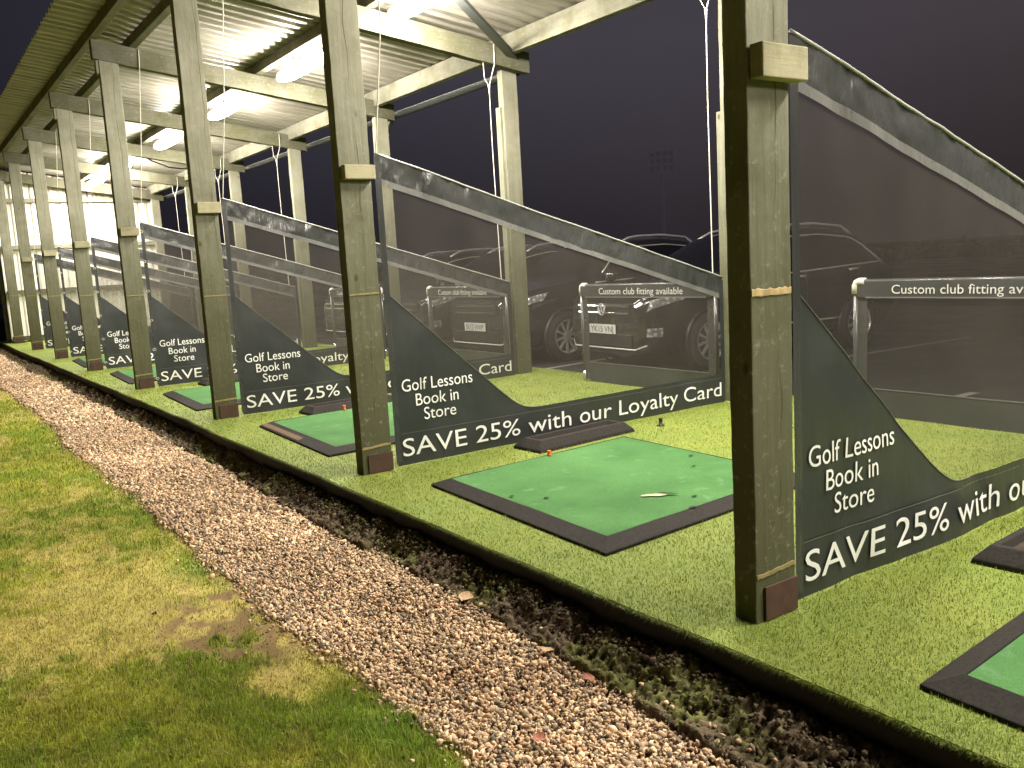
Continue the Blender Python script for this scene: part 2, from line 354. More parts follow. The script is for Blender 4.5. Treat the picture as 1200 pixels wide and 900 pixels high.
def ico():
    p = (1 + 5**.5) / 2
    v = np.array([(-1, p, 0), (1, p, 0), (-1, -p, 0), (1, -p, 0), (0, -1, p), (0, 1, p), (0, -1, -p), (0, 1, -p), (p, 0, -1), (p, 0, 1), (-p, 0, -1), (-p, 0, 1)]) / math.hypot(1, p)
    f = np.array([(0, 11, 5), (0, 5, 1), (0, 1, 7), (0, 7, 10), (0, 10, 11), (1, 5, 9), (5, 11, 4), (11, 10, 2), (10, 7, 6), (7, 1, 8), (3, 9, 4), (3, 4, 2), (3, 2, 6), (3, 6, 8), (3, 8, 9), (4, 9, 5), (2, 4, 11), (6, 2, 10), (8, 6, 7), (9, 8, 1)])
    return v, f
IV, IF = ico()
def pebbles(name, pos, size, col, mat, flat=.6, jit=.38):
    n = len(pos); sc = size[:, None] * np.stack([rng.uniform(.75, 1.35, n), rng.uniform(.6, 1.0, n), rng.uniform(.45, .8, n) * flat / .6], 1)
    v = IV[None] * (1 + jit * rng.uniform(-1, 1, (n, 12, 1))) * sc[:, None, :]
    q = rng.normal(size=(n, 4)) * np.array([1, .55, .55, 1.2]); q /= np.linalg.norm(q, axis=1)[:, None]
    a, b, c, d = q.T
    Rm = np.stack([np.stack([1 - 2 * (c * c + d * d), 2 * (b * c - a * d), 2 * (b * d + a * c)], 1), np.stack([2 * (b * c + a * d), 1 - 2 * (b * b + d * d), 2 * (c * d - a * b)], 1), np.stack([2 * (b * d - a * c), 2 * (c * d + a * b), 1 - 2 * (b * b + c * c)], 1)], 1)
    v = np.einsum('nij,nkj->nki', Rm, v) + pos[:, None, :]
    f = (IF[None] + 12 * np.arange(n)[:, None, None]).reshape(-1, 3)
    return link(name, raw_mesh(name, v.reshape(-1, 3), f, np.repeat(col, 12, 0)), mat)
def gravel_z(x, y): return -.193 + .022 * (fbm(x * 2.5 + 3, y * 1.2, 3) - .5) * 2
pal = np.array([(.42, .325, .235), (.34, .26, .195), (.48, .39, .29), (.27, .215, .17), (.20, .17, .145), (.55, .46, .35), (.38, .27, .19), (.125, .112, .10), (.35, .22, .16)])
pp, ss = [], []
for (y0, y1, n, s0) in ((-1.6, 3.2, 42000, .0066), (3.2, 8, 24000, .0086), (8, YB - .1, 26000, .0135)):
    y = rng.uniform(y0, y1, n); a, b = lx(y) - .03, gx(y) + .03; tt = rng.random(n); x = a + (b - a) * tt
    x += rng.normal(0, .018, n)
    z = gravel_z(x, y) + rng.uniform(-.004, .012, n) + .02 * smooth(.93, 1.02, tt) * 0
    pp.append(np.stack([x, y, z], 1)); ss.append(s0 * np.minimum(rng.lognormal(0, .36, n), 2.1))
# strays on the grass and on the soil
n = 500; y = rng.uniform(-1, 9, n); side = rng.random(n) < .55
x = np.where(side, lx(y) - np.abs(rng.normal(0, .06, n)), gx(y) + np.abs(rng.normal(0, .05, n)))
pp.append(np.stack([x, y, np.where(side, -.172, -.155)], 1)); ss.append(.008 * rng.lognormal(0, .3, n))
pp = np.concatenate(pp); ss = np.concatenate(ss)
cc = pal[rng.choice(len(pal), len(pp), p=[.2, .18, .14, .13, .1, .06, .1, .05, .04])] * rng.uniform(.55, 1.5, (len(pp), 1)) * 1.42 * np.array([1.05, .965, .83]) * (.72 + .5 * fbm(pp[:, 0] * 2.2, pp[:, 1] * 1.3, 4))[:, None]
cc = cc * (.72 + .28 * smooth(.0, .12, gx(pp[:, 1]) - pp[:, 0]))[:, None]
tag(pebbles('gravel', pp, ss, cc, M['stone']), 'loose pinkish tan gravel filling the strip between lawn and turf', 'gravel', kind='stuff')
def lawn_z0(x, y): return -.178 + .03 * (fbm(x * 1.3, y * .8, 3) - .5) + .012 * (fbm(x * 9, y * 9, 2) - .5)
n = 15000; y = np.concatenate([rng.uniform(-1.5, 4, 9000), rng.uniform(4, 12, 6000)]); u = rng.random(n); x = edge_x(y) - .012 + (gx(y) - .03 - edge_x(y)) * u
z = -.086 - .085 * smooth(.15, .88, u) + .055 * (fbm(x * 9 + 4, y * 7, 3) - .5) - .035 * np.abs(fbm(x * 26, y * 26, 3) - .5) * 2 + .006
cc = np.array([.085, .064, .040]) * rng.uniform(.4, 1.6, (n, 1)); moss = (fbm(x * 5 + 2, y * 3, 3) > .56) & (rng.random(n) < .5); cc[moss] = np.array([.10, .11, .03]) * rng.uniform(.6, 1.4, (moss.sum(), 1))
q = 90; bx, by = rng.normal(-1.1, .16, q), rng.normal(1.95, .38, q); kk = (fbm(bx * 9, by * 9, 2) > .5) & (bx < lx(by) - .02); bx, by = bx[kk], by[kk]; q = len(bx)
x = np.r_[x, bx]; y = np.r_[y, by]; z = np.r_[z, lawn_z0(bx, by) - .020]; cc = np.r_[cc, np.array([.05, .034, .02]) * rng.uniform(.5, 1.4, (q, 1))]; n += q
tag(pebbles('soil', np.stack([x, y, z], 1), np.minimum(.0034 * rng.lognormal(0, .6, n), .013), cc, M['clod'], .8, .4), 'dark crumbly soil banked against the turf edge', 'soil', kind='stuff')

# ------------------------------------------------------------------ lawn
def lawn_col(x, y):
    a = fbm(x * 1.6 + 2, y * .9 + 5, 5); b = fbm(x * 5 + 11, y * 4 + 2, 4); c = fbm(x * 14, y * 12, 3)
    green = np.array([.255, .33, .038]); lime = np.array([.38, .40, .055]); straw = np.array([.56, .46, .15]); dk = np.array([.20, .34, .042]); brown = np.array([.20, .125, .065])
    m = lambda k, p, q: p + (q - p) * k[:, None]
    col = m(smooth(.38, .62, b), green[None] + 0 * x[:, None], np.broadcast_to(lime, (len(x), 3)))
    g = lambda cx, cy, rx, ry: np.exp(-(((x - cx) / rx)**2 + ((y - cy) / ry)**2))
    st = smooth(.46, .64, a + .5 * (c - .5)) * .75
    st = np.maximum(st, np.clip(1.1 * (g(-1.15, 1.95, .26, .5) + .8 * g(-1.35, 2.4, .3, .5) + .7 * g(-1.2, 1.3, .2, .4) + .6 * g(-1.5, 4.2, .4, .7)) * smooth(.3, .6, b), 0, 1))
    dg = np.clip(1.1 * g(-1.04, .70, .15, .34) + .8 * g(-1.06, 2.75, .12, .32) + .4 * g(-1.75, 1.0, .25, .22) + .4 * g(-1.0, 4.2, .16, .7), 0, 1)
    col = m(st * (1 - dg), col, np.broadcast_to(straw, col.shape)); col = m(dg * .85, col, np.broadcast_to(dk, col.shape))
    br = np.clip((g(-1.08, 2.2, .18, .32) + g(-1.02, 1.8, .16, .3) + g(-1.3, 1.9, .16, .3) + .7 * g(-1.2, 1.55, .1, .18)) * smooth(.42, .58, c) * 1.4, 0, 1)
    col = m(br * .9, col, np.broadcast_to(brown, col.shape))
    edge = smooth(.10, .0, lx(y) - x) * (.7 - .6 * dg); col = m(np.clip(edge, 0, 1), col, np.broadcast_to(np.array([.44, .32, .15]), col.shape))
    return col, st, br, dg
def lawn_z(x, y): return -.178 + .03 * (fbm(x * 1.3, y * .8, 3) - .5) + .012 * (fbm(x * 9, y * 9, 2) - .5)
xs = np.concatenate([np.linspace(-30, -3.2, 14), np.linspace(-3, -.9, 90)]); ys = np.concatenate([np.linspace(-8, -1, 10), np.linspace(-.8, 9, 220), np.linspace(9.3, 24, 60), np.linspace(26, 90, 12)])
X, Y = np.meshgrid(xs, ys, indexing='ij'); L = lx(Y.ravel()).reshape(X.shape)
X = np.where(X > -3.1, X + (L - .02 + .9) * smooth(-2.4, -.9, X), X)
Z = lawn_z(X, Y) - .02 - .03 * smooth(.03, .0, L - X)
nx_, ny_ = X.shape; idx = np.arange(nx_ * ny_).reshape(nx_, ny_)
F = np.stack([idx[:-1, :-1], idx[1:, :-1], idx[1:, 1:], idx[:-1, 1:]], -1).reshape(-1, 4)
col = lawn_col(X.ravel(), Y.ravel())[0] * .85
me = raw_mesh('lawn', np.stack([X, Y, Z], -1).reshape(-1, 3), F, col); structure(link('lawn', me, M['lawn'], smooth=True))
def blades(name, x, y, z, h, wd, col, mat, lean=.5, two=True):
    n = len(x); yaw = rng.uniform(0, 2 * math.pi, n); ld = rng.uniform(0, 2 * math.pi, n); la = np.abs(rng.normal(0, lean, n)) * h
    dx, dy = np.cos(yaw) * wd / 2, np.sin(yaw) * wd / 2; tx, ty = np.cos(ld) * la, np.sin(ld) * la
    zt = np.sqrt(np.maximum(h * h - np.minimum(la, .9 * h)**2, (.2 * h)**2))
    B = np.stack([x, y, z], 1)
    a = B + np.stack([dx, dy, 0 * x], 1); b = B - np.stack([dx, dy, 0 * x], 1); tip = B + np.stack([tx, ty, zt], 1)
    if two:
        mid = B + np.stack([tx * .35, ty * .35, zt * .6], 1); mw = np.stack([dx, dy, 0 * x], 1) * .8
        V = np.stack([a, b, mid + mw, mid - mw, tip], 1); f = np.array([(0, 2, 3), (0, 3, 1), (2, 4, 3)]); k = 5
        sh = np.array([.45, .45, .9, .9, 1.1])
    else:
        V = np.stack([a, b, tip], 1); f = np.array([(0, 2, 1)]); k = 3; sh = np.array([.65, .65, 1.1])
    F = (f[None] + k * np.arange(n)[:, None, None]).reshape(-1, 3)
    cv = (col[:, None, :] * sh[None, :, None]).reshape(-1, 3)
    return link(name, raw_mesh(name, V.reshape(-1, 3), F, cv), mat)
def polar(n, r0, r1, a0, a1):               # camera-centred density ~ 1/r^2 (it is where the grass is seen in detail)
    r = np.exp(rng.uniform(math.log(r0), math.log(r1), n)); a = rng.uniform(a0, a1, n)
    return CAM[0] + r * np.sin(a), CAM[1] + r * np.cos(a), r
x, y, r = polar(430000, 2.0, 17, R(-14), R(34)); k = x < lx(y) + rng.normal(0, .012, len(x)); x, y, r = x[k], y[k], r[k]
col, st, br, dg = lawn_col(x, y); keep = rng.random(len(x)) < (1 - .75 * br); x, y, r, col, st, br, dg = [q[keep] for q in (x, y, r, col, st, br, dg)]
h = (.011 + .012 * rng.lognormal(0, .5, len(x))) * (.55 + .9 * fbm(x * 11, y * 11, 3)) * (1 - .55 * st) * (1 + .25 * dg) * (1 - .5 * br) * (1 + .02 * r)
col = col * rng.uniform(.55, 1.5, (len(x), 1)) * (.6 + .8 * fbm(x * 17 + 3, y * 15, 3))[:, None]; dead = rng.random(len(x)) < .10; col[dead] = np.array([.5, .4, .16]) * rng.uniform(.7, 1.2, (dead.sum(), 1))
tag(blades('grass', x, y, lawn_z(x, y) - .022, h, .0019 * (1 + .20 * r), col, M['blade'], .75), 'patchy lawn grass, green with straw and bare spots', 'grass', kind='stuff')

# ------------------------------------------------------------------ tee mats, trays, tees
MATS = {1: (-.014, -.37), 2: (.155, 2.574), 3: (.136, 5.304), 4: (.092, 8.21), 5: (.13, 11.2), 6: (.13, 14.2)}
EY, EX = np.array([-.047, -1.0]), np.array([.995, .075])
def quad_pts(o, a, b): return [o, o + a, o + a + b, o + b]
tee_labels = {1: 'green tee mat with black rubber edge at bottom right, cut by the photo edge', 2: 'large green tee mat with torn slit and rubber edge, nearest whole one',
              3: 'green tee mat with brown scuffed front edge behind the second post from the right', 4: 'green tee mat between the third and fourth posts from the right',
              5: 'small green tee mat between the fourth and fifth posts from the right', 6: 'farthest visible green tee mat beside the sixth post from the right'}
foot = []
for n, (fx, fy) in MATS.items():
    o = np.array([fx, fy]); L = 1.55; A = EY * L; B = EX * L                  # A: along the row, B: to the rear
    root = thing('tee_mat', tee_labels[n], 'tee mat', (fx, fy, 0), 0, 'green tee mats, one per bay')
    bw = .088; z1 = .046
    out = [np.zeros(2), A, A + B, B]; ina = [A * bw / L + B * bw / L, A * (1 - bw / L) + B * bw / L, A * (1 - bw / L) + B * (1 - bw / L), A * bw / L + B * (1 - bw / L)]
    inn = [A * (bw + .004) / L + B * (bw + .004) / L, A * (1 - (bw + .004) / L) + B * (bw + .004) / L, A * (1 - (bw + .004) / L) + B * (1 - (bw + .004) / L), A * (bw + .004) / L + B * (1 - (bw + .004) / L)]
    v = [(*p, .0) for p in out] + [(*p, .014) for p in out] + [(*p, z1) for p in ina] + [(*p, z1 - .02) for p in inn]
    f = []
    for r_ in range(3): f += [(r_ * 4 + i, r_ * 4 + (i + 1) % 4, r_ * 4 + 4 + (i + 1) % 4, r_ * 4 + 4 + i)[::-1] for i in range(4)]
    MB().add(v, f).build('rubber_edge', M['rubber'], root, bevel=.004)
    g = 26; P = np.zeros((g, g, 3))
    for i in range(g):
        for j in range(g):
            p = inn[0] + (inn[1] - inn[0]) * i / (g - 1) + (inn[3] - inn[0]) * j / (g - 1); P[i, j] = (*p, z1 - .003 + .004 * (fbm(np.array([i * .2 + n]), np.array([j * .2]), 2)[0] - .5))
    MB().grid(P[:, ::-1]).build('green_surface', M['mat_green'], root)
    if n == 2:
        for (cx, cy, lx_, ly_, an) in ((.74, 1.43, .085, .022, -.6), (.80, 1.40, .055, .014, -1.0)):
            k = MB(); c, s_ = math.cos(an), math.sin(an); pts = []
            for q in range(10):
                a = 2 * math.pi * q / 10; u, v_ = lx_ * math.cos(a) * random.uniform(.7, 1.1), ly_ * math.sin(a) * random.uniform(.6, 1.3)
                pts.append((cx - fx + c * u - s_ * v_, cy - fy + s_ * u + c * v_, z1 + (.004 if lx_ > .06 else .007)))
            k.add(pts, [tuple(range(10))]).build('torn_slit', M['torn' if lx_ > .06 else 'hole'], root)
        for (cx, cy) in ((1.48, 1.89), (.865, 1.28), (.353, 1.778), (.253, 1.929), (.721, 1.159), (1.3, 1.7)):
            k = MB(); k.add([(cx - fx + .02 * math.cos(a) * random.uniform(.6, 1.2), cy - fy + .012 * math.sin(a) * random.uniform(.6, 1.2), z1 + .003) for a in np.linspace(0, 6.28, 9)[:-1]], [tuple(range(8))])
            k.build('worn_hole', M['hole'], root)
    if n == 3:
        p = [A * .05 / L + B * .012 / L, A * .92 / L + B * .012 / L, A * .92 / L + B * .05 / L, A * .05 / L + B * .05 / L]
        MB().add([(*q, .014 + (.032) * (.012 if i < 2 else .05) / .088 + .003) for i, q in enumerate(p)], [(3, 2, 1, 0)]).build('scuffed_patch', plain('scuffed_brown_rubber', (.14, .085, .055), .9, var=.6, scale=30), root)
    foot.append((o, A, B))
tray_labels = {1: 'black rubber ball tray at right edge under the nearest banner', 2: 'black rubber ball tray between the big green mat and banner',
               3: 'black rubber ball tray behind the second post from the right', 4: 'small black ball tray just left of the third post from the right'}
trays = {1: (1.02, -.24), 2: (1.05, 2.76), 3: (.635, 5.42), 4: (.63, 8.5)}
def tray(n):
    x0, y0 = trays[n]
    root = thing('ball_tray', tray_labels[n], 'ball tray', (x0, y0, 0), R(4), 'black rubber ball trays beside the tee mats')
    Lx, Ly, hh = .86, .27, .07
    ring = lambda i, z: [(i, i, z), (Lx - i, i, z), (Lx - i, Ly - i, z), (i, Ly - i, z)]
    v = ring(0, 0) + ring(.004, .02) + ring(.05, hh) + ring(.075, hh) + ring(.09, hh - .028)
    f = [(r_ * 4 + i, r_ * 4 + (i + 1) % 4, r_ * 4 + 4 + (i + 1) % 4, r_ * 4 + 4 + i) for r_ in range(4) for i in range(4)]
    MB().add(v, f).build('rim', M['rubber'], root, bevel=.004)
    MB().add(ring(.0895, hh - .027), [(0, 1, 2, 3)]).build('tray_floor', M['tray_floor'], root)
    c, s_ = math.cos(R(4)), math.sin(R(4)); foot.append((np.array([x0, y0]), np.array([-s_ * Ly, c * Ly]), np.array([c * Lx, s_ * Lx])))
for n in trays: tray(n)
def tee(x, y, z, mat, label, hh, r, base):
    o = thing('rubber_tee', label, 'tee', (x, y, z))
    b = MB().lathe([(.0001, 0), (base, 0), (base, .006), (r, .012), (r * .9, hh * .85), (r * 1.15, hh), (r * .8, hh), (.0001, hh - .004)], 14, 'z')
    b.build('tee_peg', mat, o, smooth=True)
tee(.94, 2.52, .044, M['orange'], 'orange rubber tee standing on the far edge of the big green mat', .032, .011, .014)
tee(.853, 5.25, .044, M['orange'], 'orange rubber tee beside the ball tray left of the second post from the right', .04, .013, .016)
tee(2.16, 2.83, 0, M['black'], 'black rubber tee standing alone on the turf under the banner', .055, .014, .03)

# artificial turf blades
x, y, r = polar(620000, 1.7, 14, R(4), R(88))
k = (x > edge_x(y) - .004) & (x < 3.7) & (y > -2.2); x, y, r = x[k], y[k], r[k]
ok = np.ones(len(x), bool)
for o, A, B in foot:
    Mi = np.linalg.inv(np.stack([A, B], 1)); uv = Mi @ np.stack([x - o[0], y - o[1]]); ok &= ~((uv[0] > 0) & (uv[0] < 1) & (uv[1] > 0) & (uv[1] < 1))
x, y, r = x[ok], y[ok], r[ok]; n = len(x)
pal = np.array([(.30, .39, .055), (.40, .44, .085), (.17, .25, .035), (.55, .54, .18), (.24, .34, .045)])
col = pal[rng.choice(5, n, p=[.32, .24, .18, .10, .16])] * rng.uniform(.75, 1.2, (n, 1)) * ((.62 + .72 * fbm(x * 5, y * 5, 4)) * (.62 + .72 * fbm(x * 1.3 + 7, y * 1.1 + 3, 4)))[:, None]
tag(blades('artificial_grass', x, y, np.full(n, -.002), rng.uniform(.008, .017, n) * (1 + .03 * r), .0021 * (1 + .22 * r), col, M['plastic_blade'], 1.0, False),
    'bright yellow green artificial grass on the bay platform', 'artificial grass', kind='stuff')

n = 30000; y = rng.uniform(-1.6, 9, n)**1.0; x = edge_x(y) + np.abs(rng.normal(0, .010, n)); h = rng.uniform(.010, .024, n); a_ = rng.normal(math.pi, .8, n)
Bp = np.stack([x, y, np.full(n, -.003)], 1); dv = np.stack([np.cos(a_) * h, np.sin(a_) * h, rng.uniform(-1.1, .5, n) * h], 1); wv_ = np.stack([0 * x, np.full(n, .0014), 0 * x], 1)
V = np.stack([Bp - wv_, Bp + wv_, Bp + dv], 1).reshape(-1, 3); cc = np.repeat(np.array([.20, .27, .04]) * rng.uniform(.4, 1.2, (n, 1)), 3, 0)
tag(link('grass_fringe', raw_mesh('grass_fringe', V, np.arange(3 * n).reshape(-1, 3), cc), M['plastic_blade']), 'frayed edge of the artificial grass hanging over the dark bank', 'artificial grass', kind='stuff')

# ------------------------------------------------------------------ shelter
shelter = thing('driving_range_shelter', 'long open timber shelter with weathered posts and corrugated roof over the bays', 'shelter', (0, 0, 0))
def zb(x): return 3.6 + SL * x                # underside of the cross beams
def rough_prism(x0, x1, y0, y1, z0, zf, amp=.0045, n=64):
    b = MB(); sd_ = random.random() * 50; zs = np.linspace(0, 1, n); prof = [(x0, y0), (x1, y0), (x1, y1), (x0, y1)]
    v = []
    for tz in zs:
        for (px, py) in prof:
            j_ = np.array([tz * 3.1 + px * 40 + sd_]); q_ = np.array([py * 30 + sd_])
            e = amp * (fbm(j_ * 3, q_, 4)[0] - .5) * 2 + .0012 * random.uniform(-1, 1); e2 = amp * (fbm(j_ * 3 + 20, q_, 4)[0] - .5) * 2
            v.append((px + e, py + e2, z0 + (zf(px) - z0) * tz))
    f = [(i * 4 + k, i * 4 + (k + 1) % 4, i * 4 + 4 + (k + 1) % 4, i * 4 + 4 + k) for i in range(n - 1) for k in range(4)] + [(3, 2, 1, 0), tuple(range((n - 1) * 4, n * 4))]
    return b.add(v, f)
PW, PD = .195, .09
coll = {1: (1.700, 1.800, .0, .215), 2: (1.714, 1.793, .0, .195), 3: (1.742, 1.832, .0, .20)}
for k in range(1, 9):
    y = FR[k]
    p = rough_prism(0, PW, y, y + PD, -.01, zb).build('front_post', M['post'], shelter, bevel=.004)
    z0, z1, xa, xb = coll.get(k, (1.72, 1.81, 0, .2))
    if k < 8: MB().box(xa + .012, xb + .008, y - .052, y - .002, z0, z1).build('spacer_block', M['block'], p, bevel=.004)
    def ragged(za, zc, hh, xa=.003, xb=PW - .004, n=14):
        b = MB(); xs = np.linspace(xa, xb, n); lo = za + (zc - za) * np.linspace(0, 1, n) + rng.uniform(-.002, .002, n); hi = lo + hh * rng.uniform(.85, 1.1, n)
        P = np.array([[(x, y - .0015, l), (x, y - .0032, l + (q - l) * .1), (x, y - .0032, l + (q - l) * .9), (x, y - .0015, q)] for x, l, q in zip(xs, lo, hi)])
        return b.grid(P[::-1])
    hs = .024 if k == 1 else .011
    ragged(1.05 + .004 * (k % 3), 1.05 + .004 * (k % 3), hs).build('joint_strip', M['raw'] if k == 1 else M['joint'], p)
    MB().box(.035, PW + .002, y - .010, y - .001, .004, .118).build('base_plate', M['rust'], p, bevel=.002)
    ragged(.148, .156, .016).build('joint_strip', M['joint'], p)
    if k in (4, 5): MB().box(-.03, -.002, y + .005, y + .085, zb(0) - .14, zb(0) - .003).build('packing_piece', M['post'], p)
    yr = y + (.09 if k == 3 else .0)
    q = rough_prism(3.25, 3.435, yr, yr + PD, -.01, zb).build('rear_post', M['post'], shelter, bevel=.004)
    if k in (2, 3, 5): MB().box(3.225, 3.248, yr + .03, yr + PD + .02, -.01, {2: 2.25, 3: 2.78, 5: 1.75}[k]).build('side_plank', M['post'], q, bevel=.002)
for k in range(0, 9):
    y = FR[k]; x0, x1 = -.06, 3.54; h = .205
    v = []
    n = 30
    for i in range(n):
        xx = x0 + (x1 - x0) * i / (n - 1)
        for (dy, dz) in ((-.006, 0), (PD + .004, 0), (PD + .004, h), (-.006, h)):
            v.append((xx, y + dy + random.uniform(-.002, .002), zb(xx) + .002 + dz + random.uniform(-.003, .003)))
    f = [(i * 4 + q, i * 4 + 4 + q, i * 4 + 4 + (q + 1) % 4, i * 4 + (q + 1) % 4) for i in range(n - 1) for q in range(4)] + [(0, 1, 2, 3), tuple(range((n - 1) * 4, n * 4))[::-1]]
    MB().add(v, f).build('cross_beam', M['beam'], shelter, bevel=.004)
def along(x, w_, z0, z1, y0=YA, y1=21.35):
    b = MB(); return b.hexa([(x, y0, zb(x) + z0), (x + w_, y0, zb(x + w_) + z0), (x + w_, y1, zb(x + w_) + z0), (x, y1, zb(x) + z0), (x, y0, zb(x) + z1), (x + w_, y0, zb(x + w_) + z1), (x + w_, y1, zb(x + w_) + z1), (x, y1, zb(x) + z1)])
RZ = .325
for x in (-.07, .33, 1.72): along(x, .075, .212, RZ - .004).build('purlin', M['purlin'], shelter, bevel=.003)
along(3.25, .06, .125, RZ - .004).build('rear_board', M['board'], shelter, bevel=.003)
# corrugated sheet
ny = int((21.45 - YA) / .02); ys = YA + np.arange(ny) * .02; ph = (ys / .185) % 1
prof = .032 * (smooth(.0, .14, ph) - smooth(.5, .64, ph))
xs = np.linspace(-.47, 3.68, 10); P = np.zeros((len(xs), ny, 3))
for i, x in enumerate(xs): P[i, :, 0] = x; P[i, :, 1] = ys; P[i, :, 2] = zb(x) + RZ + prof
MB().grid(P).build('roof_sheet', M['roof'], shelter)
gz = zb(3.6) + .10
a = np.linspace(math.pi, 2 * math.pi, 10)
P = np.array([[(3.66 + .06 * math.cos(q), yy, gz + .03 + .06 * math.sin(q)) for q in a] for yy in (6.4, 21.3)])
gut = MB().grid(P).build('gutter', M['gutter'], shelter)
MB().tube([(3.60, 6.4, gz + .03), (3.60, 21.3, gz + .03)], .007, 6).build('gutter_rim', M['gutter_rim'], gut)
MB().tube([(3.62, 9.2, gz - .02), (3.55, 9.2, gz - .15), (3.52, 9.2, gz - .25), (3.52, 9.2, .0)], .03, 10).build('downpipe', M['downpipe'], shelter, smooth=True)
MB().hexa([(1.78, 4.93, zb(1.78) + .19), (1.83, 4.86, zb(1.78) + .19), (3.47, 6.04, zb(3.45) + .10), (3.42, 6.11, zb(3.45) + .10), (1.78, 4.93, zb(1.78) + .23), (1.83, 4.86, zb(1.78) + .23), (3.47, 6.04, zb(3.45) + .14), (3.42, 6.11, zb(3.45) + .14)]).build('diagonal_brace', M['brace'], shelter)
# end wall
ew = MB().add([(0, 0, 0)], []); ew = MB()
xs = np.arange(-.02, 3.42, .02); ph = (xs / .2) % 1; pr = .025 * (smooth(0, .15, ph) - smooth(.5, .65, ph))
P = np.array([[(x, 21.36 + q, z) for z in np.concatenate([[.02], np.linspace(.12, zb(x) + .29, 8)])] for x, q in zip(xs, pr)])
wall = ew.grid(P).build('end_wall', M['endwall'], shelter)
for z in (.09, 1.13, 2.13, 3.17): MB().box(.0, 3.4, 21.27, 21.34, z - .045, z + .045).build('wall_rail', M['post'], wall, bevel=.003)
MB().box(-.10, -.03, 21.5, 21.57, -.2, 3.7).build('corner_post', M['board'], wall)
# slack cable under the far roof
MB().tube([(1.8, 15.6, 3.52), (2.1, 15.9, 3.42), (2.5, 16.2, 3.33), (2.8, 16.3, 3.32), (3.05, 16.25, 3.37)], .012, 6).build('slack_cable', M['black'], shelter)

# lamps
LAMPS = {0: -3.9, 1: -.9, 2: 2.05, 3: 5.2, 4: 8.0, 5: 10.75, 6: 13.85, 7: 17.5, 8: 20.1}  # first entry continues the row unseen, added to brighten the nearest net
lamp_labels = {0: 'unseen strip light added behind the camera to brighten the nearest bay', 1: 'strip light under the roof above the camera side bay', 2: 'strip light under the roof above the big green mat', 3: 'largest lit strip light, cut by the top edge of the photo',
               4: 'second nearest glowing strip light, just left of the second post', 5: 'glowing strip light just right of the third post from the right', 6: 'glowing strip light between the third and fourth posts from the right',
               7: 'small round looking lit lamp touching the fourth post from the right', 8: 'farthest lit lamp, low beside the fifth post from the right'}
for n, y in LAMPS.items():
    x = 1.9; zt = zb(x) + .20
    o = thing('strip_light', lamp_labels[n], 'light', (x, y, zt), 0, 'lit strip lights in a row under the shelter roof')
    hl = .60
    MB().box(-.062, .062, -hl - .02, hl + .02, -.074, -.012).build('lamp_housing', M['housing'], o, bevel=.006)
    MB().box(-.10, -.02, -.03, .03, -.010, .06).build('hanging_bracket', M['housing'], o)
    d = MB(); ang = np.linspace(math.pi * .80, math.pi * 2.20, 15); P = []
    for u in np.linspace(-1, 1, 17):
        k_ = max(.25, (1 - abs(u)**6))**.5; P.append([(.108 * k_ * math.cos(q), u * .66, -.075 + .062 * k_ * math.sin(q)) for q in ang])
    d.grid(P); m = len(ang); d.add(P[0], [tuple(range(m))]); d.add(P[-1], [tuple(range(m))[::-1]])
    d.build('lamp_diffuser', M['lamp'], o)

# ------------------------------------------------------------------ text
def text_verts(s):
    cu = bpy.data.curves.new('t', 'FONT'); cu.body = s; cu.resolution_u = 4
    o = bpy.data.objects.new('t', cu); C.objects.link(o); dg_ = bpy.context.evaluated_depsgraph_get(); dg_.update()
    me = bpy.data.meshes.new_from_object(o.evaluated_get(dg_))
    v = np.array([q.co[:] for q in me.vertices]); f = [tuple(p.vertices) for p in me.polygons]
    bpy.data.objects.remove(o); bpy.data.curves.remove(cu); bpy.data.meshes.remove(me)
    return v, f
_cap = text_verts('E')[0]; CAP = _cap[:, 1].max() - _cap[:, 1].min()
def text2d(s, x0, x1, zbase, cap):
    v, f = text_verts(s); u = (v[:, 0] - v[:, 0].min()) / (v[:, 0].max() - v[:, 0].min())
    return x0 + (x1 - x0) * u, zbase + v[:, 1] / CAP * cap, f
def words(s, tx, tf):
    iv = sorted((tx[list(f)].min(), tx[list(f)].max(), i) for i, f in enumerate(tf)); end = iv[0][1]; gaps = []
    for a_, b_, i in iv[1:]:
        if a_ > end: gaps.append((a_ - end, (a_ + end) / 2))
        end = max(end, b_)
    cuts = sorted(c for _, c in sorted(gaps)[::-1][:len(s.split()) - 1]) + [1e9]; out = []; lo_ = -1e9
    for c in cuts:
        fs = [f for f in tf if lo_ < tx[list(f)].mean() <= c]; ids = sorted({i for f in fs for i in f}); mp_ = {q: k for k, q in enumerate(ids)}
        out.append((np.array(ids), [tuple(mp_[i] for i in f) for f in fs])); lo_ = c
    return out
STR = ['SAVE 25% with our Loyalty Card', 'Golf Lessons', 'Book in', 'Store']
TXT = [text2d('SAVE 25% with our Loyalty Card', .285, 3.118, .060, .108), text2d('Golf Lessons', .306, .812, .458, .073), text2d('Book in', .397, .702, .362, .073), text2d('Store', .448, .676, .270, .073)]
PTXT = text2d('Custom club fitting available', 0, 1, 0, 1)

